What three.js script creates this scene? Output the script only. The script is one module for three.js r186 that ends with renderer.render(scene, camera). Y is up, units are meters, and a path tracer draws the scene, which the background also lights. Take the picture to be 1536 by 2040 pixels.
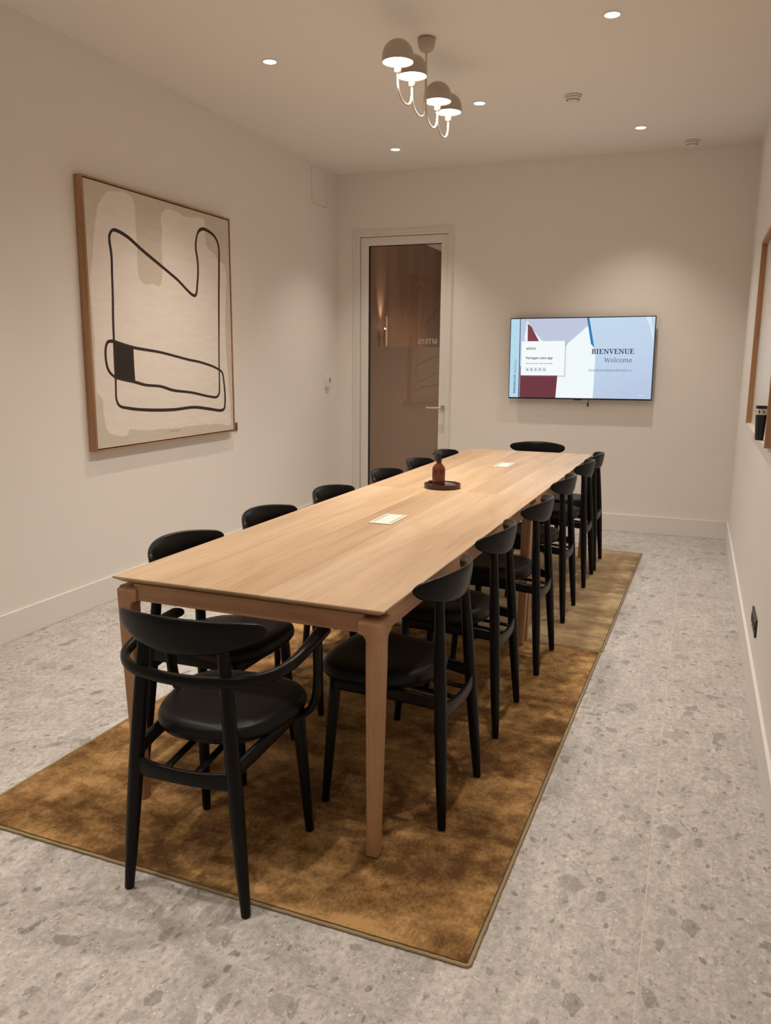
import * as THREE from 'three';
import { RoundedBoxGeometry } from 'three/addons/geometries/RoundedBoxGeometry.js';
import { RectAreaLightUniformsLib } from 'three/addons/lights/RectAreaLightUniformsLib.js';
import { FontLoader } from 'three/addons/loaders/FontLoader.js';
import { TextGeometry } from 'three/addons/geometries/TextGeometry.js';
import { mergeGeometries } from 'three/addons/utils/BufferGeometryUtils.js';

// ---------------------------------------------------------------- camera, exposure, lamp settings
const scene = new THREE.Scene();
scene.background = new THREE.Color(0x000000);
const renderer = new THREE.WebGLRenderer();
renderer.toneMapping = THREE.LinearToneMapping;
renderer.toneMappingExposure = 1.0;
renderer.shadowMap.enabled = true;
RectAreaLightUniformsLib.init();

const camera = new THREE.PerspectiveCamera(2 * Math.atan(1020 / 1605.9) * 180 / Math.PI, 1536 / 2040, 0.05, 60);
camera.position.set(0, 1.4195, 0);
camera.rotation.order = 'YXZ';
camera.rotation.set(-0.1872, 0.3645, 0.0085);
scene.add(camera);

const LAMP = new THREE.Color().setRGB(1.0, 0.888, 0.765);
const SPOT_CD = 6.1, SPOT_ANGLE = 0.80, SPOT_SOFT = 1.0;
const BULB_CD = 4.0;

// ---------------------------------------------------------------- helpers
let seed = 20240611;
const rnd = () => { seed = (seed * 1664525 + 1013904223) >>> 0; return seed / 4294967296; };
const rr = (a, b) => a + (b - a) * rnd();
const V = (x, y, z) => new THREE.Vector3(x, y, z);
const used = {};
function numbered(n) { if (used[n] === undefined) { used[n] = 0; return n; } used[n]++; return n + '_' + String(used[n]).padStart(3, '0'); }
function tag(o, label, category, group) { o.userData.label = label; o.userData.category = category; if (group) o.userData.group = group; return o; }
function thing(name, label, category, pos = [0, 0, 0], turn = 0, group) {
  const o = new THREE.Group(); o.name = numbered(name); o.position.set(...pos); o.rotation.y = turn; scene.add(o);
  return tag(o, label, category, group);
}
function mesh(name, geo, mat, parent, pos) {
  const m = new THREE.Mesh(geo, mat); m.name = name; m.castShadow = m.receiveShadow = true;
  if (pos) m.position.set(...pos);
  parent.add(m); return m;
}
function boxGeo(x0, x1, y0, y1, z0, z1, r = 0) {
  const w = x1 - x0, h = y1 - y0, d = z1 - z0;
  const g = r ? new RoundedBoxGeometry(w, h, d, 2, r) : new THREE.BoxGeometry(w, h, d);
  return g.translate((x0 + x1) / 2, (y0 + y1) / 2, (z0 + z1) / 2);
}
// box whose uv run in metres along its two larger directions
function boxUV(x0, x1, y0, y1, z0, z1, r = 0, off = [0, 0], s = 1) {
  const g = boxGeo(x0, x1, y0, y1, z0, z1, r); planarUV(g, off, s); return g;
}
function planarUV(g, off = [0, 0], s = 1) {
  const p = g.attributes.position, n = g.attributes.normal, uv = new Float32Array(p.count * 2);
  for (let i = 0; i < p.count; i++) {
    const ax = Math.abs(n.getX(i)), ay = Math.abs(n.getY(i)), az = Math.abs(n.getZ(i));
    let u, v;
    if (ay >= ax && ay >= az) { u = p.getZ(i); v = p.getX(i); } else if (ax >= az) { u = p.getZ(i); v = p.getY(i); } else { u = p.getX(i); v = p.getY(i); }
    uv[2 * i] = u * s + off[0]; uv[2 * i + 1] = v * s + off[1];
  }
  g.setAttribute('uv', new THREE.BufferAttribute(uv, 2)); return g;
}
function structure(name, geo, mat, label, parent = scene) {
  const m = mesh(parent === scene ? numbered(name) : name, geo, mat, parent);
  if (parent === scene) { m.userData.kind = 'structure'; if (label) tag(m, label, label.cat || 'wall'); }
  return m;
}
// skin between rings of equal length; ends closed to their centres
function loft(rings, cap = true) {
  const n = rings[0].length, pos = [], uv = [], idx = [];
  rings.forEach((r, k) => r.forEach((p, i) => { pos.push(p.x, p.y, p.z); uv.push(i / n, k / (rings.length - 1)); }));
  for (let k = 0; k + 1 < rings.length; k++) for (let i = 0; i < n; i++) {
    const a = k * n + i, b = k * n + (i + 1) % n, c = a + n, d = b + n; idx.push(a, b, c, b, d, c);
  }
  if (cap) for (const [k, flip] of [[0, true], [rings.length - 1, false]]) {
    const c = pos.length / 3, m = V(0, 0, 0); rings[k].forEach(p => m.add(p)); m.multiplyScalar(1 / n);
    pos.push(m.x, m.y, m.z); uv.push(.5, k ? 1 : 0);
    for (let i = 0; i < n; i++) { const a = k * n + i, b = k * n + (i + 1) % n; flip ? idx.push(c, b, a) : idx.push(c, a, b); }
  }
  const g = new THREE.BufferGeometry();
  g.setAttribute('position', new THREE.Float32BufferAttribute(pos, 3)); g.setAttribute('uv', new THREE.Float32BufferAttribute(uv, 2));
  g.setIndex(idx); g.computeVertexNormals(); return g;
}
// sweep a rounded section (half width w, half height h; both functions of t) along points; up fixes its roll
function sweep(pts, w, h, up, { n = 12, power = 2, samples = 0, roundStart = 0, roundEnd = 0 } = {}) {
  let P = pts;
  if (samples) P = new THREE.CatmullRomCurve3(pts, false, 'centripetal').getPoints(samples);
  const rings = [], N = P.length, len = [0];
  for (let i = 1; i < N; i++) len.push(len[i - 1] + P[i].distanceTo(P[i - 1]));
  const L = len[N - 1];
  const stations = [];
  for (let i = 0; i < N; i++) stations.push([P[i], len[i] / L, 1, P[Math.min(i + 1, N - 1)].clone().sub(P[Math.max(i - 1, 0)]).normalize()]);
  const bulge = (s, dir, size) => { for (const a of [.35, .7, .95]) { const q = stations[s]; const e = [q[0].clone().addScaledVector(q[3], dir * size * Math.sin(a * Math.PI / 2)), q[1], Math.cos(a * Math.PI / 2), q[3]]; if (dir < 0) head.unshift(e); else tail.push(e); } };
  const head = [], tail = [];
  if (roundStart) bulge(0, -1, roundStart); if (roundEnd) bulge(N - 1, 1, roundEnd);
  for (const [p, t, k, d] of [...head, ...stations, ...tail]) {
    const U = (typeof up === 'function' ? up(t) : up).clone(), side = new THREE.Vector3().crossVectors(d, U).normalize(), u2 = new THREE.Vector3().crossVectors(side, d).normalize();
    const ring = [], ww = (w.call ? w(t) : w) * k, hh = (h.call ? h(t) : h) * k;
    for (let i = 0; i < n; i++) {
      const a = i / n * 2 * Math.PI, c = Math.cos(a), s = Math.sin(a), e = 2 / power;
      ring.push(p.clone().addScaledVector(side, ww * Math.sign(c) * Math.abs(c) ** e).addScaledVector(u2, hh * Math.sign(s) * Math.abs(s) ** e));
    }
    rings.push(ring.reverse());
  }
  return loft(rings);
}
const lathe = (pts, seg = 32) => new THREE.LatheGeometry(pts.map(p => new THREE.Vector2(p[0], p[1])), seg);
const tube = (pts, r, seg = 24, rs = 8) => new THREE.TubeGeometry(new THREE.CatmullRomCurve3(pts), seg, r, rs);

// ---------------------------------------------------------------- noise and textures
const perm = new Uint8Array(512); { const p = [...Array(256).keys()]; for (let i = 255; i > 0; i--) { const j = Math.floor(rnd() * (i + 1)); [p[i], p[j]] = [p[j], p[i]]; } for (let i = 0; i < 512; i++) perm[i] = p[i & 255]; }
function vnoise(x, y, px, py) { // value noise, periodic in px, py cells
  const xi = Math.floor(x), yi = Math.floor(y), fx = x - xi, fy = y - yi, u = fx * fx * (3 - 2 * fx), v = fy * fy * (3 - 2 * fy);
  const w = (a, b) => perm[(((a % px) + px) % px & 255) + perm[((b % py) + py) % py & 255]] / 255;
  const a = w(xi, yi), b = w(xi + 1, yi), c = w(xi, yi + 1), d = w(xi + 1, yi + 1);
  return a + (b - a) * u + (c - a) * v + (a - b - c + d) * u * v;
}
function fbm(x, y, px, py, o = 4) { let s = 0, a = .5, n = 0; for (let i = 0; i < o; i++) { s += a * vnoise(x + i * 17, y + i * 31, px, py); n += a; x *= 2; y *= 2; px *= 2; py *= 2; a *= .5; } return s / n; }
function dataTex(w, h, fn, srgb = true) {
  const d = new Uint8Array(w * h * 4);
  for (let j = 0; j < h; j++) for (let i = 0; i < w; i++) { const c = fn(i / w, j / h), k = (j * w + i) * 4; for (let q = 0; q < 3; q++) d[k + q] = Math.max(0, Math.min(255, c[q])); d[k + 3] = 255; }
  const t = new THREE.DataTexture(d, w, h); t.wrapS = t.wrapT = THREE.RepeatWrapping; t.magFilter = THREE.LinearFilter; t.minFilter = THREE.LinearMipmapLinearFilter; t.generateMipmaps = true;
  if (srgb) t.colorSpace = THREE.SRGBColorSpace; t.needsUpdate = true; return t;
}
function canvasTex(w, h, draw) {
  const c = document.createElement('canvas'); c.width = w; c.height = h; draw(c.getContext('2d'), w, h);
  const t = new THREE.CanvasTexture(c); t.colorSpace = THREE.SRGBColorSpace; t.magFilter = THREE.LinearFilter; return t;
}
const mix3 = (a, b, t) => [a[0] + (b[0] - a[0]) * t, a[1] + (b[1] - a[1]) * t, a[2] + (b[2] - a[2]) * t];
// wood: u along the grain
function woodTex(w, h, light, dark, rings, fine) {
  return dataTex(w, h, (u, v) => {
    const warp = fbm(u * 3, v * 5, 3, 5, 3);
    const ring = .5 + .5 * Math.sin(2 * Math.PI * (v * rings + warp * 2.6));
    const streak = fbm(u * 5, v * fine, 5, fine, 3), pore = fbm(u * 20, v * fine * 2, 20, fine * 2, 2), big = fbm(u * 2 + 7, v * 7 + 3, 2, 7, 2);
    let t = .16 * ring * ring + .40 * streak + .75 * big + (pore > .70 ? .14 : 0) - .18;
    t = Math.max(0, Math.min(1, t));
    return mix3(light, dark, t);
  });
}
const oakTex = woodTex(2048, 1024, [213, 186, 155], [171, 142, 111], 7, 110);
const legTex = woodTex(1024, 256, [196, 152, 114], [152, 110, 76], 3, 60);
const wallWoodTex = woodTex(512, 512, [142, 105, 80], [106, 75, 55], 7, 60);

// pile of the two rugs: streaks across the width, soft blotches
function rugTex(lightC, darkC, streaky, off) {
  return dataTex(1024, 1024, (u, v) => {
    const a = fbm(u * 5 + off, v * 22 + off, 5, 22, 4), b = fbm(u * 7 + 3 + off, v * 9 + off, 7, 9, 4), c = fbm(u * 256, v * 256, 256, 256, 2), f = fbm(u * 40, v * 60, 40, 60, 3);
    let t = streaky * a + (1 - streaky) * b;
    t = .47 + (t - .5) * 2.1 + (fbm(u * 3 + 1 + off, v * 4, 3, 4, 2) - .5) * .7 + (f - .5) * .8 + (c - .5) * .5;
    return mix3(darkC, lightC, Math.max(0, Math.min(1, t)));
  });
}
const pileBump = dataTex(512, 512, (u, v) => { const c = 255 * fbm(u * 170, v * 170, 170, 170, 2); return [c, c, c]; }, false);

// stone with grey and pale fragments, 2.4 m across
const stoneTex = canvasTex(2048, 2048, (g, w, h) => {
  g.fillStyle = '#bdb8b4'; g.fillRect(0, 0, w, h);
  const id = g.getImageData(0, 0, w, h), d = id.data;
  for (let j = 0; j < h; j++) for (let i = 0; i < w; i++) {
    const u = i / w, v = j / h, k = (j * w + i) * 4;
    const n = (fbm(u * 24, v * 30, 24, 30, 3) - .5) * 22 + (fbm(u * 160, v * 200, 160, 200, 3) - .5) * 44;
    d[k] += n; d[k + 1] += n; d[k + 2] += n;
  }
  g.putImageData(id, 0, 0);
  const stone = (x, y, r, col, alpha) => {
    const n = 5 + Math.floor(rnd() * 5), ang = rr(-.5, .5) + (rnd() < .2 ? 1.2 : 0), fl = rr(.3, .8), ca = Math.cos(ang), sa = Math.sin(ang), pts = [];
    for (let i = 0; i < n; i++) { const a = (i + rr(-.3, .3)) / n * 6.283, q = r * rr(.55, 1.12), px = Math.cos(a) * q, py = Math.sin(a) * q * fl; pts.push([px * ca - py * sa, px * sa + py * ca]); }
    g.globalAlpha = alpha; g.fillStyle = col;
    for (const ox of [0, -w, w]) for (const oy of [0, -h, h]) {
      if (x + ox + r * 1.2 < 0 || x + ox - r * 1.2 > w || y + oy + r * 1.2 < 0 || y + oy - r * 1.2 > h) continue;
      g.beginPath(); pts.forEach((p, i) => i ? g.lineTo(x + ox + p[0], y + oy + p[1]) : g.moveTo(x + ox + p[0], y + oy + p[1])); g.closePath(); g.fill();
    }
  };
  const grey = (a, b) => { const q = rr(a, b); return `rgb(${q + 2 | 0},${q - 2 | 0},${q - 7 | 0})`; };
  for (let i = 0; i < 22; i++) stone(rnd() * w, rnd() * h, rr(40, 80), grey(150, 166), .5);
  for (let i = 0; i < 240; i++) stone(rnd() * w, rnd() * h, rr(14, 40), grey(116, 160), .55);
  for (let i = 0; i < 1300; i++) stone(rnd() * w, rnd() * h, rr(6, 15), grey(112, 166), .6);
  for (let i = 0; i < 13000; i++) stone(rnd() * w, rnd() * h, rr(2, 5.5), grey(118, 172), .5);
  for (let i = 0; i < 4200; i++) stone(rnd() * w, rnd() * h, rr(2, 5.5), grey(204, 232), .75);
  for (let i = 0; i < 120; i++) stone(rnd() * w, rnd() * h, rr(6, 13), grey(192, 216), .6);
  const im = g.getImageData(0, 0, w, h), e = im.data;
  for (let j = 0; j < h; j++) for (let i = 0; i < w; i++) { const k = (j * w + i) * 4, n = (fbm(i / w * 420, j / h * 480, 420, 480, 2) - .5) * 30; e[k] += n; e[k + 1] += n; e[k + 2] += n; }
  g.putImageData(im, 0, 0);
  g.globalAlpha = 1;
});
stoneTex.wrapS = stoneTex.wrapT = THREE.RepeatWrapping;

// ---------------------------------------------------------------- materials
const std = (o) => new THREE.MeshStandardMaterial(o);
const lin = (r, g, b) => new THREE.Color().setRGB(r, g, b);
const plaster = std({ color: lin(.88, .842, .796), roughness: .85 });
const ceilingPaint = std({ color: lin(.90, .858, .812), roughness: .9 });
const skirting = std({ color: lin(.85, .82, .78), roughness: .45 });
const whitePlastic = std({ color: lin(.82, .80, .77), roughness: .4 });
const doorPaint = std({ color: lin(.82, .785, .735), roughness: .45 });
const seal = std({ color: 0x14110f, roughness: .7 });
const stone = std({ map: stoneTex, roughness: .5 });
const grout = std({ color: 0xd2cbc3, roughness: .9 });
// shiny plush whose nap leans one way; the second rug lies turned round and its paler nap sheen is put into the colour
const napTilt = dataTex(512, 512, (u, v) => { const a = fbm(u * 60, v * 90, 60, 90, 3) - .5, b = fbm(u * 6, v * 14, 6, 14, 3) - .5; return [128 + a * 50, 128 + 46 + b * 50 + a * 30, 226]; }, false);
const plush = (light, dark, streak, off) => new THREE.MeshPhysicalMaterial({ map: rugTex(light, dark, streak, off), normalMap: napTilt, roughness: .8, specularIntensity: .5, sheen: 1, sheenColor: lin(1, .84, .62), sheenRoughness: .7 });
const goldPlush = plush([194, 153, 100], [92, 62, 28], .5, 0), paintedSheenPlush = plush([230, 201, 154], [146, 115, 76], .75, 5);
const rugEdge = std({ color: 0xa08a66, roughness: .9 });
const oak = std({ map: oakTex, roughness: .42 });
const oaks = [oak, std({ map: oakTex, color: 0xf3eee8, roughness: .42 }), std({ map: oakTex, color: 0xfaf6f2, roughness: .45 })];
const oakLeg = std({ map: legTex, roughness: .5 });
const oakFrame = std({ map: legTex, roughness: .55 });
const corridorWood = std({ map: wallWoodTex, roughness: .6 });
const blackWood = new THREE.MeshPhysicalMaterial({ color: lin(.0032, .003, .0028), roughness: .34, specularIntensity: .38 });
const blackLeather = new THREE.MeshPhysicalMaterial({ color: lin(.0045, .0042, .004), roughness: .40, specularIntensity: .5 });
const blackPlastic = std({ color: lin(.008, .008, .008), roughness: .35 });
const steel = std({ color: lin(.62, .58, .53), roughness: .3, metalness: 1 });
const shadeMetal = std({ color: lin(.50, .43, .36), roughness: .38 });
const rodMetal = std({ color: lin(.62, .55, .46), roughness: .35, metalness: .6 });
const glow = std({ color: 0xffffff, emissive: LAMP, emissiveIntensity: 3.0, roughness: .5 });

// ---------------------------------------------------------------- room
const XL = -3.162, XR = 0.3124, ZB = -6.983, ZF = 1.1, HC = 3.037, T = .14;
const S = 1 / 2.4;
function room(name, geo, mat, label, category) { const m = mesh(numbered(name), geo, mat, scene); m.userData.kind = 'structure'; return tag(m, label, category); }

// floor: bed of pale grout with stone tiles laid on it
{
  const bed = room('floor', boxGeo(XL - T, XR + T, -.12, -.0005, ZB, ZF + T), grout, 'grey stone tile floor with pale joints', 'floor');
  const xs = [XL]; for (let x = -.029 - 1.16 * 3; x < XR; x += 1.16) if (x > XL + .05) xs.push(x); xs.push(XR);
  const zs = [ZB]; for (let z = -2.97 - 1.52 * 3; z < ZF; z += 1.52) if (z > ZB + .05) zs.push(z); zs.push(ZF);
  for (let i = 0; i + 1 < xs.length; i++) for (let j = 0; j + 1 < zs.length; j++) {
    const j0 = .0013, g = boxGeo(xs[i] + j0, xs[i + 1] - j0, -.0006, 0, zs[j] + j0, zs[j + 1] - j0); planarUV(g, [rnd(), rnd()], S);
    mesh('tile', g, stone, bed);
  }
}
room('ceiling', boxGeo(XL - T, XR + T, HC, HC + T, ZB - T, ZF + T), ceilingPaint, 'plain off-white ceiling with recessed lights', 'ceiling');
room('wall_left', boxGeo(XL - T, XL, -.12, HC, ZB - T, ZF + T), plaster, 'off-white wall carrying the large abstract painting', 'wall');
room('wall_right', boxGeo(XR, XR + T, -.12, HC, ZB - T, ZF + T), plaster, 'off-white wall with wooden-edged board and low socket', 'wall');
room('wall_front', boxGeo(XL, XR, -.12, HC, ZF, ZF + T), plaster, 'off-white end wall opposite the television', 'wall');
const DX0 = -3.004, DX1 = -2.050, DY = 2.555;    // opening for the door casing
{
  const g = mergeGeometries([boxGeo(XL, DX0, -.12, HC, ZB - T, ZB), boxGeo(DX1, XR, -.12, HC, ZB - T, ZB), boxGeo(DX0, DX1, DY, HC, ZB - T, ZB)]);
  room('wall_back', g, plaster, 'off-white wall with glazed door and television', 'wall');
}
const BB = .1477, BT = .014;
room('baseboard_left', boxGeo(XL, XL + BT, 0, BB, ZB + BT, ZF, .003), skirting, 'tall off-white skirting below the painting', 'baseboard');
room('baseboard_right', boxGeo(XR - BT, XR, 0, BB, ZB + BT, ZF, .003), skirting, 'tall off-white skirting below the black socket', 'baseboard');
room('baseboard_back', boxGeo(DX1, XR, 0, BB, ZB, ZB + BT, .003), skirting, 'tall off-white skirting below the television', 'baseboard');
// flush hatch high on the painted wall
{
  const g = mergeGeometries([boxGeo(XL, XL + .0012, 2.722, 3.006, -6.757, -6.479, 0)]);
  const h = tag(mesh(numbered('access_panel'), g, plaster, scene), 'flush square access hatch high on wall beside the door corner', 'hatch');
  mesh('groove', mergeGeometries([boxGeo(XL, XL + .0014, 2.718, 2.7215, -6.76, -6.476), boxGeo(XL, XL + .0014, 2.722, 3.006, -6.4785, -6.475), boxGeo(XL, XL + .0014, 2.722, 3.006, -6.761, -6.7575)]), std({ color: 0xb5a79a, roughness: .9 }), h);
}

// ---------------------------------------------------------------- glazed door and corridor behind it
{
  const LX0 = -2.928, LX1 = -2.107, LY = 2.489, GX0 = -2.853, GX1 = -2.168, GY = 2.417, LZ = ZB - .012;
  const casing = thing('trim_1', 'stepped off-white door casing around glazed door', 'trim'); casing.userData.kind = 'structure';
  for (const [a, b, p] of [[0, .017, .006], [.017, .040, .011], [.040, .072, .004]]) {
    mesh('casing_step', boxGeo(DX0 + a, DX0 + b, 0, DY - a, ZB - T, ZB + p, .0015), doorPaint, casing);
    mesh('casing_step', boxGeo(DX1 - (b > .05 ? .053 : b * .72), DX1 - a * .72, 0, DY - a, ZB - T, ZB + p, .0015), doorPaint, casing);
    mesh('casing_step', boxGeo(DX0 + b, DX1 - (b > .05 ? .053 : b * .72), DY - (b > .05 ? .062 : b), DY - a, ZB - T, ZB + p, .0015), doorPaint, casing);
  }
  mesh('gap_seal', mergeGeometries([boxGeo(LX0 - .006, LX0 + .002, 0, LY + .006, LZ - .05, LZ - .02), boxGeo(LX1 - .002, LX1 + .006, 0, LY + .006, LZ - .05, LZ - .02), boxGeo(LX0, LX1, LY - .002, LY + .006, LZ - .05, LZ - .02)]), seal, casing);
  const door = thing('door_1', 'narrow-framed glazed door with frosted lower part and steel lever', 'door'); door.userData.kind = 'structure';
  mesh('stile', boxGeo(LX0, GX0, .006, LY, LZ - .045, LZ, .002), doorPaint, door);
  mesh('stile', boxGeo(GX1, LX1, .006, LY, LZ - .045, LZ, .002), doorPaint, door);
  mesh('rail', boxGeo(GX0, GX1, GY, LY, LZ - .045, LZ, .002), doorPaint, door);
  mesh('rail', boxGeo(GX0, GX1, .006, .10, LZ - .045, LZ, .002), doorPaint, door);
  mesh('glazing_seal', mergeGeometries([boxGeo(GX0 - .001, GX0 + .009, .1, GY, LZ - .034, LZ - .010), boxGeo(GX0, GX1, GY - .005, GY + .001, LZ - .034, LZ - .010)]), seal, door);
  const glassMat = new THREE.MeshPhysicalMaterial({ color: lin(.80, .76, .72), roughness: 0, transmission: 1, thickness: 0, ior: 1.6 });
  const pane = new THREE.PlaneGeometry(GX1 - GX0, GY - .1); pane.translate((GX0 + GX1) / 2, (GY + .1) / 2, LZ - .022);
  mesh('glass_pane', pane, glassMat, door);
  const film = new THREE.PlaneGeometry(GX1 - GX0, 1.53 - .1); film.translate((GX0 + GX1) / 2, (1.53 + .1) / 2, LZ - .026);
  mesh('frosted_film', film, new THREE.MeshPhysicalMaterial({ color: lin(.36, .27, .20), roughness: .8, transmission: 1, thickness: 0 }), door);
  const font = await new FontLoader().loadAsync('fonts/droid/droid_sans_bold.typeface.json');
  const tg = new TextGeometry('MT015', { font, size: .046, depth: .0006, curveSegments: 5 }); tg.computeBoundingBox();
  const tw = tg.boundingBox.max.x; tg.scale(.182 / tw, 1.05, 1); tg.rotateY(Math.PI); tg.translate(-2.196, 1.556, LZ - .024);
  mesh('lettering', tg, std({ color: lin(.62, .58, .52), roughness: .7 }), door);
  const hd = new THREE.Group(); hd.name = 'handle'; door.add(hd);
  mesh('rosette', new THREE.CylinderGeometry(.025, .025, .008, 28).rotateX(Math.PI / 2), steel, hd, [-2.126, .995, LZ + .004]);
  mesh('lever', tube([V(-2.126, .995, LZ), V(-2.126, .995, LZ + .045), V(-2.135, .995, LZ + .056), V(-2.16, .995, LZ + .058), V(-2.265, .995, LZ + .058)], .0095, 40, 12), steel, hd);

  // corridor: panelled wall, ceiling, floor and closing walls
  const CX0 = -3.0, CX1 = -1.2, CZ = -11.2, CH = 2.70, Z0 = ZB - T;
  const panel = room('wall_corridor', boxGeo(CX0 - .1, CX0 - .02, 0, CH, CZ, Z0), corridorWood, 'brown wood-panelled corridor wall behind the glass', 'wall');
  for (let k = 0; k < 6; k++) {
    const z1 = Z0 - k * .68, g = boxGeo(CX0 - .02, CX0, 0, CH, z1 - .678, z1, .001), p = g.attributes.position, uv = new Float32Array(p.count * 2), o = rnd();
    for (let i = 0; i < p.count; i++) { uv[2 * i] = p.getY(i) * .35 + o; uv[2 * i + 1] = p.getZ(i) * .8; }
    g.setAttribute('uv', new THREE.BufferAttribute(uv, 2)); mesh('panel', g, corridorWood, panel);
  }
  room('ceiling', boxGeo(CX0, CX1, CH, CH + .1, CZ, Z0), ceilingPaint, 'pale corridor ceiling glimpsed through the glass', 'ceiling');
  room('floor', boxGeo(CX0 - .1, CX1 + .1, -.1, 0, CZ - .1, ZB), grout, 'grey corridor floor behind the door', 'floor');
  room('wall_corridor_side', boxGeo(CX1, CX1 + .1, 0, CH, CZ, Z0), plaster, 'off-white corridor wall facing the panelling', 'wall');
  room('wall_corridor_end', boxGeo(CX0, CX1, 0, CH, CZ - .1, CZ), plaster, 'off-white far end of the corridor', 'wall');

  // slim wall light on the panelling
  const sc = thing('wall_sconce', 'slim brass tube wall light glowing on brown panelling behind the glass', 'wall light', [CX0 + .055, 1.552, -7.675]);
  const brass = std({ color: lin(.75, .62, .48), roughness: .25, metalness: 1 });
  mesh('tube', new THREE.CylinderGeometry(.02, .02, .16, 20), brass, sc, [0, .08, 0]);
  mesh('half_tube', new THREE.CylinderGeometry(.02, .02, .12, 16, 1, true, 0, Math.PI), brass, sc, [0, .225, 0]);
  mesh('bracket', new THREE.CylinderGeometry(.008, .008, .055, 10).rotateZ(Math.PI / 2), brass, sc, [-.0275, .08, 0]);
  mesh('bulb', new THREE.SphereGeometry(.0125, 14, 10).scale(.8, 1.7, .8).rotateX(-.6), std({ color: 0xffffff, emissive: LAMP, emissiveIntensity: 6 }), sc, [0, .172, 0]);
  const up = new THREE.SpotLight(LAMP, 1.2, 0, .5, .9, 2); up.position.set(0, .20, 0); up.target.position.set(-.03, .6, 0); up.castShadow = true; sc.add(up, up.target);
  const dl = thing('added_corridor_light', 'added unseen lamp in the corridor ceiling lighting the panelling', 'downlight', [-1.9, CH, -8.4]);  // unseen lamp, added to brighten the corridor behind the glass
  mesh('lens', new THREE.CylinderGeometry(.036, .036, .004, 24), glow, dl, [0, -.003, 0]);
  const s2 = new THREE.SpotLight(LAMP, 16, 0, 1.1, .9, 2); s2.position.set(0, -.012, 0); s2.target.position.set(0, -2, 0); s2.castShadow = true; dl.add(s2, s2.target);
}

// ---------------------------------------------------------------- ceiling lights
function downlight(x, z, where) {
  const o = thing('recessed_downlight', 'small round recessed ceiling downlight ' + where, 'downlight', [x, HC, z], 0, 'recessed ceiling downlights');
  mesh('trim_ring', lathe([[.036, -.001], [.037, -.004], [.042, -.004], [.0435, -.001], [.0435, 0], [.036, 0]], 32), whitePlastic, o);
  mesh('lens', new THREE.CylinderGeometry(.036, .036, .003, 32), glow, o, [0, -.0018, 0]);
  const l = new THREE.SpotLight(LAMP, SPOT_CD, 0, SPOT_ANGLE, SPOT_SOFT, 2);
  l.position.set(0, -.012, 0); l.target.position.set(0, -2, 0); l.castShadow = true; l.shadow.radius = 1.4; o.add(l, l.target);
}
for (const [x, z, where] of [
  [-2.35, -6.31, 'in front of the glazed door'], [-.51, -6.31, 'just in front of the television wall, by the corner detector'],
  [-2.35, -4.30, 'on the painting side, level with the chandelier'], [-.51, -4.30, 'on the whiteboard side, level with the chandelier'],
  [-2.35, -2.29, 'on the painting side, level with the free table end'], [-.51, -2.29, 'on the whiteboard side, level with the free table end'],
  [-2.35, -.28, 'on the painting side, nearest the end wall opposite the television'], [-.51, -.28, 'on the whiteboard side, nearest the end wall opposite the television'],
  [-1.44, -5.40, 'over the table between chandelier and television'], [-1.44, -3.39, 'over the table between chandelier and its free end'], [-1.44, -1.38, 'over the armchair at the free table end'],
]) downlight(x, z, where);

// chandelier: canopy, twin rods, four domes on a swagged arm
{
  const cz = -4.28, cx = -1.43;
  const ch = thing('chandelier', 'taupe chandelier of four glowing domes on swagged arms', 'chandelier', [cx, HC, cz]);
  mesh('canopy', lathe([[0, -.066], [.018, -.065], [.034, -.056], [.043, -.038], [.046, -.015], [.046, 0], [0, 0]], 36), shadeMetal, ch);
  for (const s of [-1, 1]) mesh('rod', new THREE.CylinderGeometry(.0035, .0035, .235, 10), rodMetal, ch, [0, -.066 - .11, s * .007]);
  const zs = [.42, .215, -.205, -.41], ys = -.292;
  const swag = (a, b) => { const p = []; for (let i = 0; i <= 16; i++) { const t = i / 16, q = Math.cos(t * Math.PI); p.push(V(0, ys - .105 * Math.sin(t * Math.PI) ** .62, (a + b) / 2 + (a - b) / 2 * q)); } return p; };
  for (const [a, b] of [[zs[0], zs[1]], [zs[1], .008], [-.008, zs[2]], [zs[2], zs[3]]]) mesh('arm', tube(swag(a, b), .0048, 48, 10), rodMetal, ch);
  for (const z of zs) {
    const L = new THREE.Group(); L.name = 'lamp'; L.position.set(0, ys, z); ch.add(L);
    const R = .0745, p = [];
    for (let i = 0; i <= 14; i++) { const a = i / 14 * Math.PI / 2; p.push([R * Math.sin(a), .072 + .075 * Math.cos(a)]); }
    p.push([R + .001, .045]); p.push([R - .0015, .045]);
    for (let i = 14; i >= 0; i--) { const a = i / 14 * Math.PI / 2; p.push([(R - .003) * Math.sin(a), .071 + .073 * Math.cos(a)]); }
    mesh('dome_shade', lathe(p, 40), shadeMetal, L);
    mesh('socket', lathe([[0, -.002], [.010, -.002], [.016, .004], [.017, .012], [.017, .0455], [0, .0455]], 24), rodMetal, L);
    mesh('diffuser', lathe([[0, .0455], [.04, .0460], [.065, .0475], [.0712, .0500], [.0712, .054], [0, .06]], 36), glow, L);
    const l = new THREE.SpotLight(LAMP, BULB_CD, 0, 1.38, 1, 2); l.position.set(0, .040, .04); l.target.position.set(0, -2, .04); l.castShadow = true; l.shadow.radius = 2.5; L.add(l, l.target);
  }
}
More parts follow.
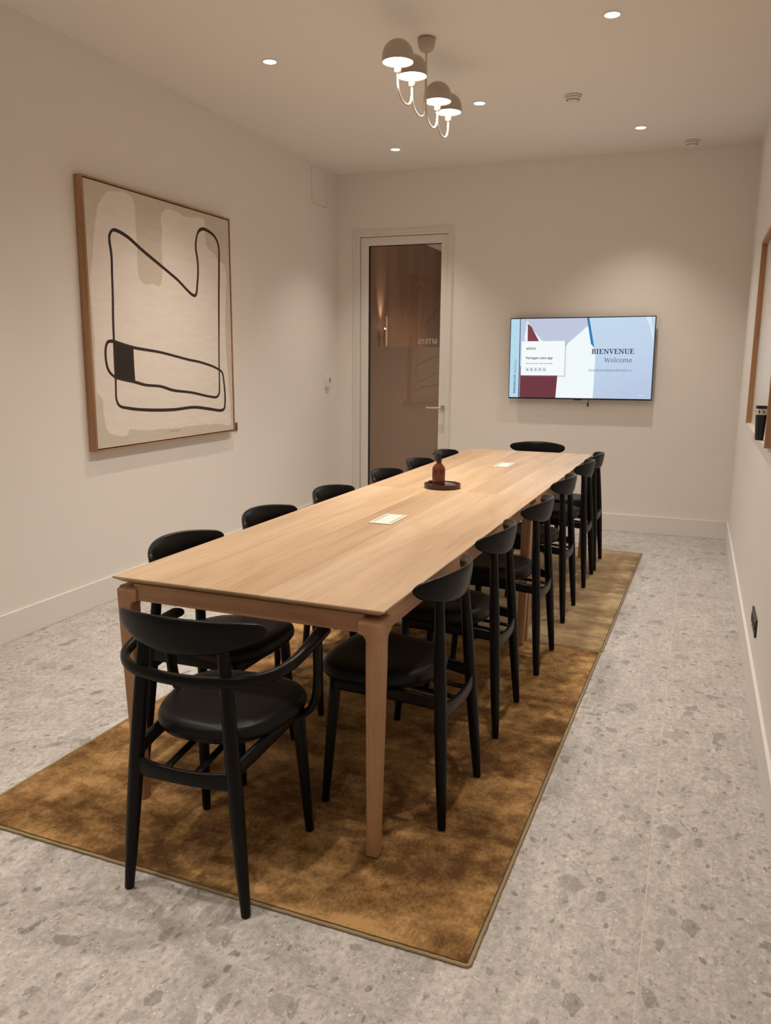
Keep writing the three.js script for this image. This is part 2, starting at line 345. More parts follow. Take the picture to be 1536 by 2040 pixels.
// smoke detectors
function detector(x, z, s, label) {
  const o = thing('smoke_detector', label, 'smoke detector', [x, HC, z]);
  mesh('base', lathe([[0, -.012], [.052, -.012], [.054, -.008], [.054, 0], [0, 0]], 36).scale(s, 1, s), whitePlastic, o);
  mesh('body', lathe([[0, -.040], [.020, -.040], [.030, -.037], [.034, -.030], [.044, -.026], [.047, -.018], [.046, -.012], [0, -.012]], 36).scale(s, 1, s), whitePlastic, o);
  mesh('vent_ring', lathe([[.036, -.0305], [.0375, -.029], [.0395, -.0285], [.041, -.0278]], 36).scale(s, 1, s), std({ color: 0x6d6155, roughness: .8 }), o);
}
detector(-.857, -5.45, 1, 'white round smoke detector between two ceiling downlights');
detector(-.175, -6.80, 1, 'white round smoke detector in the ceiling corner above the television');

// ---------------------------------------------------------------- rugs
const RT = -.0225;
function rug(cx, cz, w, l, mat, label, s, turn) {
  const o = thing('rug', label, 'rug', [cx, 0, cz], RT + turn);
  const nx = 80, nz = 110, g = new THREE.PlaneGeometry(w - .016, l - .016, nx, nz).rotateX(-Math.PI / 2), p = g.attributes.position;
  for (let i = 0; i < p.count; i++) { const x = p.getX(i), z = p.getZ(i); p.setY(i, .0081 + .0012 * (fbm(x * 9 + 40 + s, z * 9 + 40, 256, 256, 2) - .5)); }
  g.computeVertexNormals(); mesh('pile', g, mat, o);
  mesh('backing', boxGeo(-w / 2 + .008, w / 2 - .008, 0, .0066, -l / 2 + .008, l / 2 - .008), rugEdge, o);
  const pts = [], per = [[-w / 2, -l / 2], [w / 2, -l / 2], [w / 2, l / 2], [-w / 2, l / 2]];
  for (let k = 0; k < 4; k++) { const [ax, az] = per[k], [bx, bz] = per[(k + 1) % 4]; for (let i = 0; i < 130; i++) { const t = (i + .5) / 130; pts.push(V(ax + (bx - ax) * t + rr(-.0008, .0008), .0047, az + (bz - az) * t + rr(-.0008, .0008))); } }
  mesh('edge_binding', new THREE.TubeGeometry(new THREE.CatmullRomCurve3(pts, true, 'catmullrom', .2), 1040, .0046, 7, true), rugEdge, o);
}
{
  const W = 1.632, L1 = 2.275, L2 = 2.245, c = Math.cos(RT), s = Math.sin(RT);
  const at = (x, z) => [-.405 + x * c + z * s, -1.642 - x * s + z * c];   // rug axes from its near right corner
  const a = at(-W / 2, -L1 / 2), b = at(-W / 2 + .006, -L1 - .016 - L2 / 2);
  rug(a[0], a[1], W, L1, goldPlush, 'gold plush rug under the table farther from the television', 0, Math.PI);
  rug(b[0], b[1], W, L2, paintedSheenPlush, 'gold plush rug, nap sheen painted into its paler colour, under the table closer to the television', 9, 0);
}

// ---------------------------------------------------------------- tables
const TT = -.017, TC = [-1.151, -3.928], TW = .90, TL = 2.0;
const tw = (lx, lz) => [TC[0] + lx * Math.cos(TT) + lz * Math.sin(TT), TC[1] - lx * Math.sin(TT) + lz * Math.cos(TT)];
function slab(levels, uvOff) { // stacked rectangles [y,x0,x1,z0,z1] from top to bottom, flat faces
  const pos = [], quad = (a, b, c, d) => pos.push(...a, ...b, ...c, ...a, ...c, ...d);
  const cor = ([y, x0, x1, z0, z1]) => [[x0, y, z1], [x1, y, z1], [x1, y, z0], [x0, y, z0]];
  const t = cor(levels[0]); quad(t[0], t[1], t[2], t[3]);
  for (let k = 0; k + 1 < levels.length; k++) { const a = cor(levels[k]), b = cor(levels[k + 1]); for (let i = 0; i < 4; i++) { const j = (i + 1) % 4; quad(a[j], a[i], b[i], b[j]); } }
  const e = cor(levels[levels.length - 1]); quad(e[3], e[2], e[1], e[0]);
  const g = new THREE.BufferGeometry(); g.setAttribute('position', new THREE.Float32BufferAttribute(pos, 3)); g.computeVertexNormals();
  planarUV(g, [0, 0], 1); const uv = g.attributes.uv; for (let i = 0; i < uv.count; i++) uv.setXY(i, uv.getX(i) / 2 + uvOff[0], uv.getY(i) / .9 + uvOff[1]);
  return g;
}
const TY = .76;
function legGeo(sx, sz) { // corner leg: tapers to the floor, inner sides flare into the apron
  const rings = [], hx = TW / 2, hz = TL / 2, r = .024;
  for (const y of [0, .003, .1, .2, .35, .5, .6, .652, .661, .668, .673, .676, .6765, .70, .708, .715, .718]) {
    const o = .007 + .018 * Math.max(0, 1 - y / .72) ** 1.3 + (y > .712 ? .006 : 0) + (y < .002 ? .003 : 0), wd = .036 + .014 * Math.min(1, y / .6);
    let fl = 0; if (y > .652) { const q = Math.min(1, (y - .652) / r); fl = r * (1 - Math.sqrt(Math.max(0, 1 - q * q))); }
    const wi = wd + fl - (y > .712 ? .006 : 0) - (y < .002 ? .003 : 0), c = .006, ring = [];
    const P = (a, b) => ring.push(V(sx * (hx - a), y, sz * (hz - b)));
    const A = o, B = o + wi;
    P(A + c, A); P(A + c * .3, A + c * .3); P(A, A + c); P(A, B - c); P(A + c * .3, B - c * .3); P(A + c, B); P(B - c, B); P(B - c * .3, B - c * .3); P(B, B - c); P(B, A + c); P(B - c * .3, A + c * .3); P(B - c, A);
    if (sx * sz < 0) ring.reverse();
    rings.push(ring);
  }
  const g = loft(rings.map(r => r.slice().reverse()));
  const p = g.attributes.position, uv = g.attributes.uv; for (let i = 0; i < p.count; i++) uv.setXY(i, p.getY(i) * .9 + .3 * sx, (p.getX(i) + p.getZ(i)) * 2.2);
  return g;
}
function table(lz, label, port, flip) {
  const c = tw(0, lz), o = thing('table', label, 'table', [c[0], .0094, c[1]], TT);
  const y0 = TY - .0094, ws = flip ? [.20, .16, .19, .15, .20] : [.19, .15, .18, .16, .22], e = .022;
  let x = -TW / 2;
  ws.forEach((w, i) => {
    const x0 = x, x1 = x + w; x = x1; const a = i ? 0 : 1, b = i === ws.length - 1 ? 1 : 0, gp = .0003, z0 = -TL / 2 + .001, z1 = TL / 2 - .001;
    const X0 = x0 + (a ? 0 : gp), X1 = x1 - (b ? 0 : gp), lv = (y, q) => [y, X0 + a * q, X1 - b * q, z0 + q, z1 - q];
    const m = mesh('plank', slab([lv(y0, .0015), lv(y0 - .0015, 0), lv(y0 - .006, 0), lv(y0 - .021, e)], [i * .37 + (flip ? .21 : 0), i * .23]), oaks[(i * 2 + (flip ? 1 : 0)) % 3], o);
  });
  const top = y0 - .0205, bot = top - .054, q = .016, t = .022, hx = TW / 2 - q, hz = TL / 2 - q;
  const apron = (x0, x1, z0, z1, long) => { const g = boxGeo(x0, x1, bot, top, z0, z1, .0015), p = g.attributes.position, uv = g.attributes.uv; for (let i = 0; i < p.count; i++) uv.setXY(i, (long ? p.getZ(i) : p.getX(i)) * .9, p.getY(i) * 2.2 + .2); mesh('apron', g, oakLeg, o); };
  apron(-hx + .05, hx - .05, hz - t, hz, false); apron(-hx + .05, hx - .05, -hz, -hz + t, false);
  apron(hx - t, hx, -hz + .05, hz - .05, true); apron(-hx, -hx + t, -hz + .05, hz - .05, true);
  for (const sx of [-1, 1]) for (const sz of [-1, 1]) mesh('leg', legGeo(sx, sz), oakLeg, o);
  // flush power port
  const pg = new THREE.Group(); pg.name = 'power_port'; pg.position.set(port[0], y0, port[1]); o.add(pg);
  const ivory = std({ color: lin(.80, .77, .71), roughness: .4 });
  mesh('frame', mergeGeometries([boxGeo(-.0485, .0485, 0, .005, .087, .101), boxGeo(-.0485, .0485, 0, .005, -.101, -.087), boxGeo(-.0485, -.038, 0, .005, -.087, .087), boxGeo(.038, .0485, 0, .005, -.087, .087)]), ivory, pg);
  mesh('lid', boxGeo(-.0335, .0335, 0, .0048, -.087, .087), ivory, pg);
  mesh('slot', mergeGeometries([boxGeo(-.038, -.0335, 0, .001, -.087, .087), boxGeo(.0335, .038, 0, .001, -.087, .087)]), blackPlastic, pg);
  const cb = mesh('cable', mergeGeometries([tube([V(port[0] + .03, y0 - .02, port[1] + .08), V(port[0] + .05, y0 - .12, port[1] + .12), V(port[0] + .02, y0 - .17, port[1] + .16), V(port[0] - .02, y0 - .10, port[1] + .14), V(port[0] - .02, y0 - .02, port[1] + .10)], .004, 30, 8), tube([V(port[0], y0 - .02, port[1]), V(port[0] + .03, y0 - .15, port[1] + .05), V(port[0] - .01, y0 - .19, port[1] + .03), V(port[0] - .03, y0 - .02, port[1] - .04)], .004, 30, 8)]), blackPlastic, o);
  return o;
}
table(1.0, 'light oak dining table with armchair pushed under its free end', [0, -.165], false);
table(-1.0, 'light oak dining table continuing the first one towards the television', [.015, -.12], true);

// ---------------------------------------------------------------- chairs (local: faces +z, rear at -z)
const legPath = (a, b) => { const p = []; for (let i = 0; i <= 10; i++) p.push(a.clone().lerp(b, i / 10)); return p; };
const rearR = t => .0128 + .0072 * Math.sin(Math.PI * Math.min(1, t / 1.05)) ** .9, frontR = t => .0128 + .0062 * Math.min(1, t * 1.15);
function backrestGeo(hw, sag, yTop, yBot, zMid) {
  const R = (hw * hw + sag * sag) / (2 * sag), A = Math.asin(hw / R), rings = [], N = 40;
  for (let k = 0; k <= N; k++) {
    let s = -1 + 2 * k / N; s = Math.sign(s) * (1 - (1 - Math.abs(s)) ** 1.35); const as = Math.abs(s), a = s * A;
    const q = as > .86 ? Math.sqrt(Math.max(.0009, 1 - ((as - .86) / .14) ** 2)) : 1;
    const top = yTop - .022 * as ** 2, bot = yBot + .046 * as ** 2.2, cy = (top + bot) / 2, hh = (top - bot) / 2 * q, th = (.0125 - .004 * as) * q;
    const cx = R * Math.sin(a), cz = zMid + R * (1 - Math.cos(a)), nx = Math.sin(a), nz = -Math.cos(a), ring = [];
    for (let i = 0; i < 20; i++) {
      const g = i / 20 * 2 * Math.PI, c = Math.cos(g), d = Math.sin(g), sy = Math.sign(d) * Math.abs(d) ** .62 * hh, st = Math.sign(c) * Math.abs(c) ** .7 * th + sy * .17 * (1 - .4 * as);
      ring.push(V(cx + nx * st, cy + sy, cz + nz * st));
    }
    rings.push(ring);
  }
  return loft(rings.map(r => r.reverse()));
}
function seatGeo() {
  const prof = [[.02, .410], [.55, .410], [.84, .412], [.95, .418], [.99, .428], [1, .440], [.985, .453], [.945, .463], [.86, .469], [.7, .4705], [.45, .468], [.2, .4665], [.02, .466]], n = 48;
  return loft(prof.map(([k, y]) => { const r = []; for (let i = 0; i < n; i++) { const a = i / n * 2 * Math.PI, c = Math.cos(a), s = Math.sin(a), X = Math.sign(c) * Math.abs(c) ** .72, Z = Math.sign(s) * Math.abs(s) ** .72; r.push(V((.193 + .027 * Z) * X * k, y + (Z * k > 0 ? .004 * Z * k : 0), .062 + .19 * Z * k)); } return r; }).map(r => r.reverse()));
}
const chairGeo = {
  seat: seatGeo(), back: backrestGeo(.216, .083, .789, .686, -.190),
  rear: s => sweep(legPath(V(s * .178, 0, -.20), V(s * .116, .705, -.155)), rearR, rearR, V(0, 0, 1), { n: 12, roundStart: .003 }),
  front: s => sweep(legPath(V(s * .179, 0, .20), V(s * .160, .415, .172)), frontR, frontR, V(0, 0, 1), { n: 12, roundStart: .003 }),
  side: s => sweep([V(s * .148, .388, -.176), V(s * .158, .398, -.08), V(s * .163, .402, .06), V(s * .162, .402, .175)], .009, .020, V(0, 1, 0), { n: 12, power: 4, samples: 10 }),
  rail: sweep([V(-.147, .360, -.178), V(-.08, .358, -.189), V(0, .357, -.193), V(.08, .358, -.189), V(.147, .360, -.178)], .0085, t => .026 - .006 * Math.sin(Math.PI * t), V(0, 1, 0), { n: 12, power: 4, samples: 20 }),
  frontRail: sweep([V(-.16, .396, .172), V(.16, .396, .172)], .009, .02, V(0, 1, 0), { n: 12, power: 4 }),
  slat: s => sweep([V(s * .045, .372, -.190), V(s * .045, .400, .17)], .010, .005, V(0, 1, 0), { n: 8, power: 4 }),
  bow: (() => {
    const p = [], w = .243;
    p.push(V(-w + .004, .652, .185), V(-w, .650, .14), V(-w - .002, .642, .06), V(-w + .002, .633, -.03), V(-w + .024, .627, -.10), V(-w + .085, .624, -.157), V(-.07, .621, -.180), V(0, .620, -.184), V(.07, .621, -.180), V(w - .085, .624, -.157), V(w - .024, .627, -.10), V(w - .002, .633, -.03), V(w + .002, .642, .06), V(w, .650, .14), V(w - .004, .652, .185));
    const arm = t => Math.max(0, Math.abs(t - .5) * 2 - .45) / .55;
    return sweep(p, t => .0115 + .012 * arm(t) ** 1.2, t => .0165 - .004 * arm(t), V(0, 1, 0), { n: 14, power: 2.4, samples: 70, roundStart: .018, roundEnd: .018 });
  })(),
  support: s => sweep([V(s * .239, .648, .142), V(s * .241, .59, .142), V(s * .240, .52, .142), V(s * .231, .458, .142), V(s * .206, .418, .144), V(s * .165, .401, .146), V(s * .12, .398, .148)], .011, t => .021 - .004 * t, V(0, 0, 1), { n: 12, power: 3, samples: 36 }),
};
const G = { rear: { '1': chairGeo.rear(1), '-1': chairGeo.rear(-1) }, front: { '1': chairGeo.front(1), '-1': chairGeo.front(-1) }, side: { '1': chairGeo.side(1), '-1': chairGeo.side(-1) }, slat: { '1': chairGeo.slat(1), '-1': chairGeo.slat(-1) }, support: { '1': chairGeo.support(1), '-1': chairGeo.support(-1) } };
function chairParts(o, arms) {
  mesh('seat', chairGeo.seat, blackLeather, o); mesh('backrest', chairGeo.back, blackWood, o);
  for (const s of [-1, 1]) { mesh('leg', G.rear[s], blackWood, o); mesh('leg', G.front[s], blackWood, o); mesh('side_rail', G.side[s], blackWood, o); mesh('seat_slat', G.slat[s], blackWood, o); }
  mesh('rear_rail', chairGeo.rail, blackWood, o); mesh('front_rail', chairGeo.frontRail, blackWood, o);
  if (arms) { mesh('arm_bow', chairGeo.bow, blackWood, o); for (const s of [-1, 1]) mesh('arm_support', G.support[s], blackWood, o); }
}
const ORD = ['first', 'second', 'third', 'fourth', 'fifth', 'sixth and last'];
// [middle of the rear legs x, z, turn]
[[-.621, -2.333, -.052], [-.617, -2.994, -.016], [-.586, -3.672, -.03], [-.592, -4.47, -.023], [-.579, -5.226, -.015], [-.572, -5.693, 0]].forEach(([x, z, tn], i) => {
  const a = -Math.PI / 2 + tn, o = thing('dining_chair', `black armless chair on the whiteboard side, ${ORD[5 - i]} from the television end`, 'chair', [x + .2 * Math.sin(a), .0122, z + .2 * Math.cos(a)], a, 'armless chairs along the tables');
  chairParts(o, false);
});
[[-1.726, -2.345], [-1.716, -2.93], [-1.705, -3.555], [-1.693, -4.26], [-1.683, -4.83], [-1.674, -5.39]].forEach(([x, z], i) => {
  const o = thing('dining_chair', `black armless chair on the painting side, ${ORD[5 - i]} from the television end`, 'chair', [x + .20, .0122, z], Math.PI / 2 + TT, 'armless chairs along the tables');
  chairParts(o, false);
});
{
  const a = thing('armchair', 'black wooden armchair with curved arm bow at the free table end', 'chair', [-1.1745, .0075, -1.799], Math.PI + .037); a.rotation.order = 'YXZ'; a.rotation.x = -.021;
  chairParts(a, true);
  const b = thing('armchair', 'black armchair at the table end in front of the television', 'chair', [-1.14, .0075, -6.17], TT); b.rotation.order = 'YXZ'; b.rotation.x = -.021;
  chairParts(b, true);
}

// ---------------------------------------------------------------- tray with bottle
{
  const ty = TY + .0006, bx = -1.213, bz = -4.012;
  const brown = std({ color: lin(.055, .022, .014), roughness: .35 });
  const tr = thing('tray', 'round dark brown tray holding the amber bottle', 'tray', [bx, ty, bz]);
  mesh('dish', lathe([[0, 0], [.092, 0], [.0945, .002], [.096, .022], [.0945, .023], [.093, .022], [.0915, .006], [0, .006]], 48), brown, tr);
  const bt = thing('pump_bottle', 'amber glass bottle with black pump on the tray', 'bottle', [bx - .022, ty + .006, bz - .003]);
  const amber = new THREE.MeshPhysicalMaterial({ color: lin(.26, .075, .035), roughness: .04, transmission: .6, thickness: .06, ior: 1.5, attenuationColor: lin(.5, .1, .03), attenuationDistance: .04 });
  mesh('glass', lathe([[0, 0], [.031, 0], [.034, .003], [.034, .092], [.032, .101], [.022, .114], [.0145, .121], [.0125, .126], [.0125, .140], [0, .140]], 40), amber, bt);
  const pm = new THREE.Group(); pm.name = 'pump'; bt.add(pm);
  mesh('collar', lathe([[0, .128], [.0145, .128], [.0145, .147], [.006, .149], [.0055, .166], [0, .166]], 28), blackPlastic, pm);
  mesh('nozzle', sweep([V(.012, .172, .004), V(0, .171, 0), V(-.02, .172, -.004), V(-.036, .166, -.007)], t => .010 - .005 * t, t => .0075 - .003 * t, V(0, 1, 0), { n: 12, samples: 12, roundStart: .006, roundEnd: .003 }), blackPlastic, pm);
  const rm = thing('remote_control', 'small black remote with pale buttons lying on the tray', 'remote', [bx + .048, ty + .006, bz + .012], .5);
  mesh('body', boxGeo(-.034, .034, 0, .014, -.016, .016, .006), blackPlastic, rm);
  for (let k = 0; k < 3; k++) mesh('button', new THREE.CylinderGeometry(.0045, .0045, .003, 12), std({ color: 0xb8aca0, roughness: .5 }), rm, [-.018 + .018 * k, .0145, 0]);
  tag(mesh(numbered('marker_pen'), sweep([V(bx - .075, ty + .026, bz - .012), V(bx - .01, ty + .014, bz - .068)], .008, .008, V(0, 1, 0), { n: 14, roundStart: .004, roundEnd: .004 }), brown, scene), 'short brown marker behind the amber bottle on the tray', 'pen');
}

// ---------------------------------------------------------------- painting
const LINE = [0.126, 0.588, 0.128, 0.508, 0.133, 0.42, 0.136, 0.333, 0.138, 0.258, 0.131, 0.207, 0.133, 0.185, 0.152, 0.164, 0.175, 0.162, 0.238, 0.176, 0.332, 0.217, 0.452, 0.265, 0.559, 0.308, 0.702, 0.369, 0.723, 0.31, 0.731, 0.255, 0.729, 0.209, 0.719, 0.163, 0.725, 0.122, 0.745, 0.086, 0.778, 0.07, 0.828, 0.073, 0.879, 0.091, 0.908, 0.125, 0.908, 0.224, 0.899, 0.365, 0.892, 0.51, 0.885, 0.655, 0.882, 0.765, 0.876, 0.817, 0.854, 0.832, 0.797, 0.828, 0.645, 0.804, 0.504, 0.789, 0.416, 0.77, 0.311, 0.761, 0.241, 0.747, 0.165, 0.735, 0.119, 0.724, 0.085, 0.698, 0.073, 0.656, 0.077, 0.609, 0.09, 0.59, 0.117, 0.586, 0.149, 0.592, 0.242, 0.608, 0.426, 0.626, 0.63, 0.656, 0.728, 0.668, 0.858, 0.695, 0.909, 0.717, 0.923, 0.766, 0.929, 0.849, 0.919, 0.89, 0.895, 0.898, 0.78, 0.885, 0.665, 0.872, 0.498, 0.874, 0.324, 0.866, 0.203, 0.853, 0.138, 0.838, 0.123, 0.813, 0.123, 0.764, 0.125, 0.716, 0.125, 0.626];
const BLOCK = [0.129, 0.588, 0.185, 0.596, 0.244, 0.608, 0.244, 0.681, 0.246, 0.747, 0.183, 0.738, 0.128, 0.726, 0.127, 0.656];
const BLOB = [0.105, 0.05, 0.132, 0.028, 0.196, 0.013, 0.242, 0.01, 0.279, 0.021, 0.296, 0.05, 0.295, 0.121, 0.298, 0.197, 0.296, 0.287, 0.308, 0.334, 0.342, 0.351, 0.394, 0.345, 0.435, 0.351, 0.453, 0.327, 0.465, 0.257, 0.463, 0.182, 0.472, 0.113, 0.466, 0.07, 0.5, 0.033, 0.567, 0.026, 0.634, 0.037, 0.694, 0.034, 0.755, 0.024, 0.792, 0.029, 0.797, 0.065, 0.798, 0.105, 0.811, 0.145, 0.874, 0.171, 0.906, 0.196, 0.953, 0.211, 0.971, 0.26, 0.957, 0.398, 0.949, 0.544, 0.961, 0.73, 0.975, 0.881, 0.97, 0.973, 0.885, 0.963, 0.763, 0.958, 0.635, 0.955, 0.515, 0.957, 0.403, 0.952, 0.296, 0.95, 0.196, 0.939, 0.176, 0.959, 0.118, 0.957, 0.073, 0.944, 0.053, 0.918, 0.044, 0.863, 0.04, 0.81, 0.012, 0.779, 0.009, 0.715, 0.014, 0.599, 0.012, 0.485, 0.01, 0.401, 0.017, 0.327, 0.034, 0.259, 0.045, 0.192, 0.059, 0.135, 0.08, 0.082];
const spline = (a, n, k) => { const c = new THREE.CatmullRomCurve3(Array.from({ length: a.length / 2 }, (_, i) => V(a[2 * i], a[2 * i + 1], 0)), true, 'centripetal'); return c.getPoints(n); };
const artTex = canvasTex(1024, 1024, (g, w, h) => {
  g.fillStyle = '#d4c9ba'; g.fillRect(0, 0, w, h);
  g.fillStyle = '#ece2da'; g.beginPath(); spline(BLOB, 900).forEach((p, i) => { const x = p.x * w + rr(-2.2, 2.2), y = p.y * h + rr(-2.2, 2.2); i ? g.lineTo(x, y) : g.moveTo(x, y); }); g.closePath(); g.fill();
  const id = g.getImageData(0, 0, w, h), d = id.data;
  for (let j = 0; j < h; j++) for (let i = 0; i < w; i++) { const k = (j * w + i) * 4, n = (fbm(i / w * 14, j / h * 60, 14, 60, 3) - .5) * 9 + (fbm(i / w * 300, j / h * 300, 300, 300, 1) - .5) * 5; d[k] += n; d[k + 1] += n; d[k + 2] += n; }
  g.putImageData(id, 0, 0);
  g.fillStyle = '#2a2220'; g.beginPath(); for (let i = 0; i < BLOCK.length; i += 2) i ? g.lineTo(BLOCK[i] * w, BLOCK[i + 1] * h) : g.moveTo(BLOCK[0] * w, BLOCK[1] * h); g.closePath(); g.fill();
  g.fillStyle = '#33261f';
  spline(LINE, 2600).forEach((p, i) => { const r = 5.4 + 2.2 * vnoise(i / 46, 3, 64, 64); g.beginPath(); g.arc(p.x * w, p.y * h, r, 0, 7); g.fill(); });
  g.strokeStyle = '#6b5a4c'; g.lineWidth = 1.6; g.beginPath(); g.moveTo(.47 * w, .969 * h); for (let k = 1; k < 26; k++) g.lineTo((.47 + k * .0031) * w, (.969 + rr(-.004, .004)) * h); g.stroke();
});
{
  const z0 = -5.079, z1 = -3.618, y0 = .895, y1 = 2.367, D = .052, fw = .009;
  const o = thing('framed_painting', 'large abstract painting of black looping outline in light wood frame', 'painting', [XL, y0, (z0 + z1) / 2]);
  const hz = (z1 - z0) / 2, H = y1 - y0;
  const side = (a, b, c, d) => { const g = boxGeo(.0005, D, c, d, a, b, .0015), p = g.attributes.position, uv = g.attributes.uv; for (let i = 0; i < p.count; i++) uv.setXY(i, (d - c > b - a ? p.getY(i) : p.getZ(i)) * .9, (p.getX(i) + (d - c > b - a ? p.getZ(i) : p.getY(i))) * 2); mesh('frame_side', g, oakFrame, o); };
  side(-hz, -hz + fw, 0, H); side(hz - fw, hz, 0, H); side(-hz + fw, hz - fw, 0, fw); side(-hz + fw, hz - fw, H - fw, H);
  mesh('backboard', boxGeo(.001, .006, fw, H - fw, -hz + fw, hz - fw), oakFrame, o);
  const gp = fw + .007, cg = new THREE.PlaneGeometry(2 * (hz - gp), H - 2 * gp).rotateY(Math.PI / 2);
  mesh('canvas_edge', boxGeo(.006, D - .0045, gp, H - gp, -hz + gp, hz - gp), std({ color: 0xcfc3b2, roughness: .9 }), o);
  cg.translate(D - .004, H / 2, 0); mesh('canvas', cg, std({ map: artTex, roughness: .85 }), o);
}
tag(mesh(numbered('wall_label'), boxGeo(XL, XL + .014, .892, .952, -5.178, -5.152, .002), std({ color: 0x6a5444, roughness: .6 }), scene), 'tiny brown caption plate on wall at the painting corner', 'label');

// ---------------------------------------------------------------- thermostat
{
  const o = thing('thermostat', 'small white wall thermostat beside the glazed door', 'thermostat', [XL, 1.165, -6.75]);
  mesh('body', boxGeo(0, .028, 0, .105, -.042, .042, .006), whitePlastic, o);
  mesh('backplate', boxGeo(0, .006, -.004, .109, -.046, .046, .002), whitePlastic, o);
  mesh('display', boxGeo(.028, .0286, .045, .08, -.034, -.002), std({ color: 0x8f8a9a, roughness: .3 }), o);
}

// ---------------------------------------------------------------- television
const tvTex = canvasTex(1160, 656, (g, w, h) => {
  const X = x => x * w, Y = y => y * h;
  const poly = (c, ...p) => { g.fillStyle = c; g.beginPath(); for (let i = 0; i < p.length; i += 2) i ? g.lineTo(X(p[i]), Y(p[i + 1])) : g.moveTo(X(p[i]), Y(p[i + 1])); g.closePath(); g.fill(); };
  g.fillStyle = '#bfcfe8'; g.fillRect(0, 0, w, h);
  poly('#c3cbe2', .08, 0, .55, 0, .52, .12, .40, .32, .30, .36);
  { const q = g.createLinearGradient(X(.6), 0, X(.8), Y(1)); q.addColorStop(0, '#c8ddf2'); q.addColorStop(.55, '#c3d7ef'); q.addColorStop(1, '#bccbe6'); g.fillStyle = q; g.fillRect(X(.55), 0, X(.45), Y(1)); }
  poly('#f4fdff', .545, .10, .50, .18, .42, .30, .38, .40, .34, .72, .335, 1, .605, 1, .61, .5, .60, .40, .555, .12);
  poly('#f0faff', .118, .02, .10, .26, .14, .34, .24, .30, .16, .14);
  poly('#7c4049', .122, .06, .125, .30, .22, .32, .18, .20, .15, .10);
  poly('#6e3540', .077, .60, .077, 1, .34, 1, .348, .72, .348, .60);
  poly('#2f7fb4', .54, 0, .556, 0, .595, .33, .60, .37, .575, .32);
  poly('#dfeefb', .935, 0, .965, .10, .995, .30, .99, .18, .97, 0);
  poly('#b6dff0', 0, 0, .065, 0, .065, 1, 0, 1);
  poly('#27324a', .065, 0, .070, 0, .074, 1, .068, 1);
  g.save(); g.translate(X(.047), Y(.95)); g.rotate(-Math.PI / 2); g.fillStyle = '#1f3346'; g.font = 'bold 27px sans-serif'; g.fillText('PATCH', 0, 0); const pw = g.measureText('PATCH').width; g.font = '27px sans-serif'; g.fillText('WORK', pw, 0); const qw = pw + g.measureText('WORK').width + 10; g.font = '24px sans-serif'; g.fillStyle = '#5f7f92'; g.fillText('Montholon', qw, 0); g.restore();
  g.fillStyle = 'rgba(120,140,160,.35)'; g.fillRect(X(.089), Y(.292), X(.315), Y(.44));
  g.fillStyle = '#fafeff'; g.fillRect(X(.082), Y(.282), X(.313), Y(.435));
  g.fillStyle = '#22404c'; g.font = 'bold 25px sans-serif'; g.fillText('MT015', X(.118), Y(.39)); g.font = 'bold 26px sans-serif'; g.fillText('Partagez sans app', X(.116), Y(.51));
  g.fillStyle = '#8d9ca3'; for (const [u, q] of [[.116, .03], [.15, .018], [.172, .036], [.212, .03], [.246, .02], [.27, .04]]) g.fillRect(X(u), Y(.562), X(q), 5);
  'XRZP2'.split('').forEach((c, i) => { g.fillStyle = '#dcebf0'; g.fillRect(X(.116 + i * .031), Y(.615), X(.027), Y(.052)); g.fillStyle = '#3b5661'; g.font = 'bold 22px sans-serif'; g.fillText(c, X(.122 + i * .031), Y(.655)); });
  g.textAlign = 'right'; g.fillStyle = '#1d3850'; g.font = 'bold 56px serif'; g.fillText('BIENVENUE', X(.873), Y(.445)); g.font = '50px serif'; g.fillStyle = '#43617a'; g.fillText('Welcome', X(.862), Y(.55)); g.font = '27px serif'; g.fillStyle = '#5d7890'; g.fillText('montholon@patchwork.co', X(.862), Y(.662));
  g.fillStyle = '#e4eefa'; for (const u of [.918, .93, .942]) g.fillRect(X(u), Y(.95), X(.008), 8);
});
{
  const x0 = -1.516, x1 = -.342, y0 = 1.103, y1 = 1.774, z = ZB + .070;
  const o = thing('television', 'wall-mounted flat television showing a bright welcome screen', 'television', [(x0 + x1) / 2, y0, z]);
  o.rotation.z = .008;
  const w = x1 - x0, h = y1 - y0;
  mesh('casing', boxGeo(-w / 2, w / 2, 0, h, -.022, 0, .004), blackPlastic, o);
  mesh('rear_box', boxGeo(-w * .36, w * .36, h * .06, h * .66, -.045, -.02, .008), blackPlastic, o);
  mesh('wall_bracket', boxGeo(-.2, .2, h * .2, h * .6, -.069, -.044), blackPlastic, o);
  mesh('logo_tab', boxGeo(-.03, .03, -.006, .004, -.014, -.002, .002), blackPlastic, o);
  const sg = new THREE.PlaneGeometry(w - .014, h - .020); sg.translate(0, h / 2 + .002, .0008);
  mesh('screen', sg, std({ color: 0x000000, emissive: 0xffffff, emissiveMap: tvTex, emissiveIntensity: .95, roughness: .25 }), o);
  mesh('cable_end', sweep([V(.085, -.002, -.02), V(.084, -.025, -.02), V(.082, -.030, -.02), V(.082, -.058, -.02)], t => t < .45 ? .0025 : .0065, t => t < .45 ? .0025 : .0065, V(0, 0, 1), { n: 10, roundEnd: .003 }), blackPlastic, o);
  const l = new THREE.RectAreaLight(new THREE.Color().setRGB(.72, .87, 1), .6, w - .02, h - .02); l.position.set(0, h / 2, .006); l.lookAt(l.position.clone().add(V(0, 0, 5))); l.rotation.set(0, Math.PI, 0); o.add(l);
}

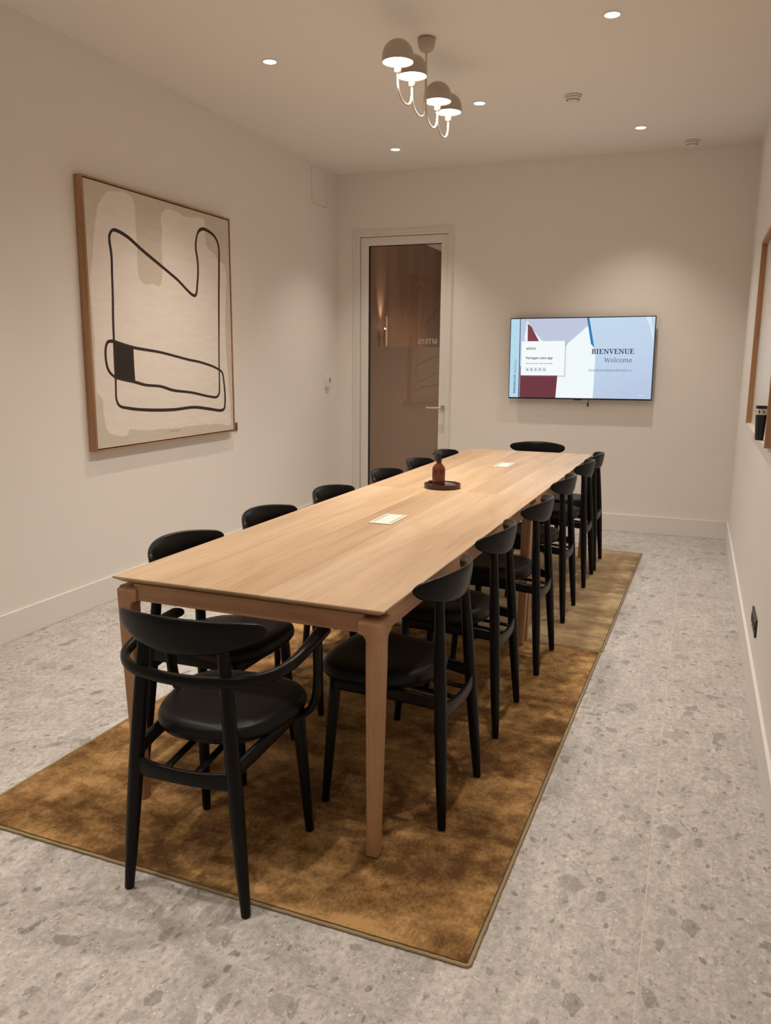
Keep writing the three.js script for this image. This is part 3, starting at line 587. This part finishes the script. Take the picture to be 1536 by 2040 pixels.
// ---------------------------------------------------------------- board with wooden sides on the right wall
{
  const X0 = .272, zf = -5.06, zn = -3.62, yb = 1.075, yt = 2.075;
  const o = thing('whiteboard', 'white wall board edged with brown wood on sides and top', 'whiteboard', [XR - .001, yb, (zf + zn) / 2]);
  const hz = (zn - zf) / 2, H = yt - yb, d = XR - X0, edge = (a, b, c, e) => { const g = boxGeo(-d, 0, c, e, a, b, .0015), p = g.attributes.position, uv = g.attributes.uv; for (let i = 0; i < p.count; i++) uv.setXY(i, (p.getY(i) + p.getZ(i)) * .9, p.getX(i) * 2); mesh('wood_edge', g, oakFrame, o); };
  edge(-hz, -hz + .02, 0, H); edge(hz - .02, hz, 0, H); edge(-hz + .02, hz - .02, H - .02, H);
  mesh('board', boxGeo(-.012, 0, .0, H - .02, -hz + .02, hz - .02), std({ color: lin(.70, .67, .62), roughness: .3 }), o);
  mesh('pen_ledge', boxGeo(-d + .004, -.012, 0, .006, -hz + .02, hz - .02), whitePlastic, o);
  const c = thing('pen_cup', 'black tapered pen cup with printed white band on the board ledge', 'cup', [XR - .042, yb + .0068, -3.93]);
  const cup = lathe([[0, 0], [.020, 0], [.021, .002], [.028, .115], [.029, .15], [.027, .15], [.025, .115], [.018, .006], [0, .006]], 28); cup.scale(.85, 1, 1);
  mesh('cup_body', cup, blackPlastic, c);
  const bandTex = canvasTex(256, 64, (g, w, h) => { g.fillStyle = '#e6e0d8'; g.fillRect(0, 0, w, h); g.fillStyle = '#1a1614'; for (let k = 0; k < 8; k++) { g.beginPath(); g.moveTo(8 + k * 32, 10); g.lineTo(22 + k * 32, 32); g.lineTo(8 + k * 32, 54); g.closePath(); g.fill(); } });
  const band = lathe([[.0283, .112], [.0293, .138]], 28); band.scale(.85, 1, 1);
  mesh('printed_band', band, std({ map: bandTex, roughness: .6, side: THREE.DoubleSide }), c);
}
// socket plate low on the right wall
{
  const o = thing('wall_socket', 'long dark bronze socket plate low on wall above skirting', 'socket', [XR, .262, -3.75]);
  const bronze = std({ color: lin(.05, .035, .026), roughness: .35, metalness: .5 });
  mesh('plate', boxGeo(-.009, 0, 0, .078, -.115, .115, .003), bronze, o);
  for (const z of [-.075, 0, .075]) mesh('socket_well', new THREE.CylinderGeometry(.019, .019, .004, 20).rotateZ(Math.PI / 2), blackPlastic, o, [-.010, .039, z]);
  mesh('port', boxGeo(-.016, -.008, .012, .022, -.03, -.012, .002), whitePlastic, o);
}

renderer.render(scene, camera);
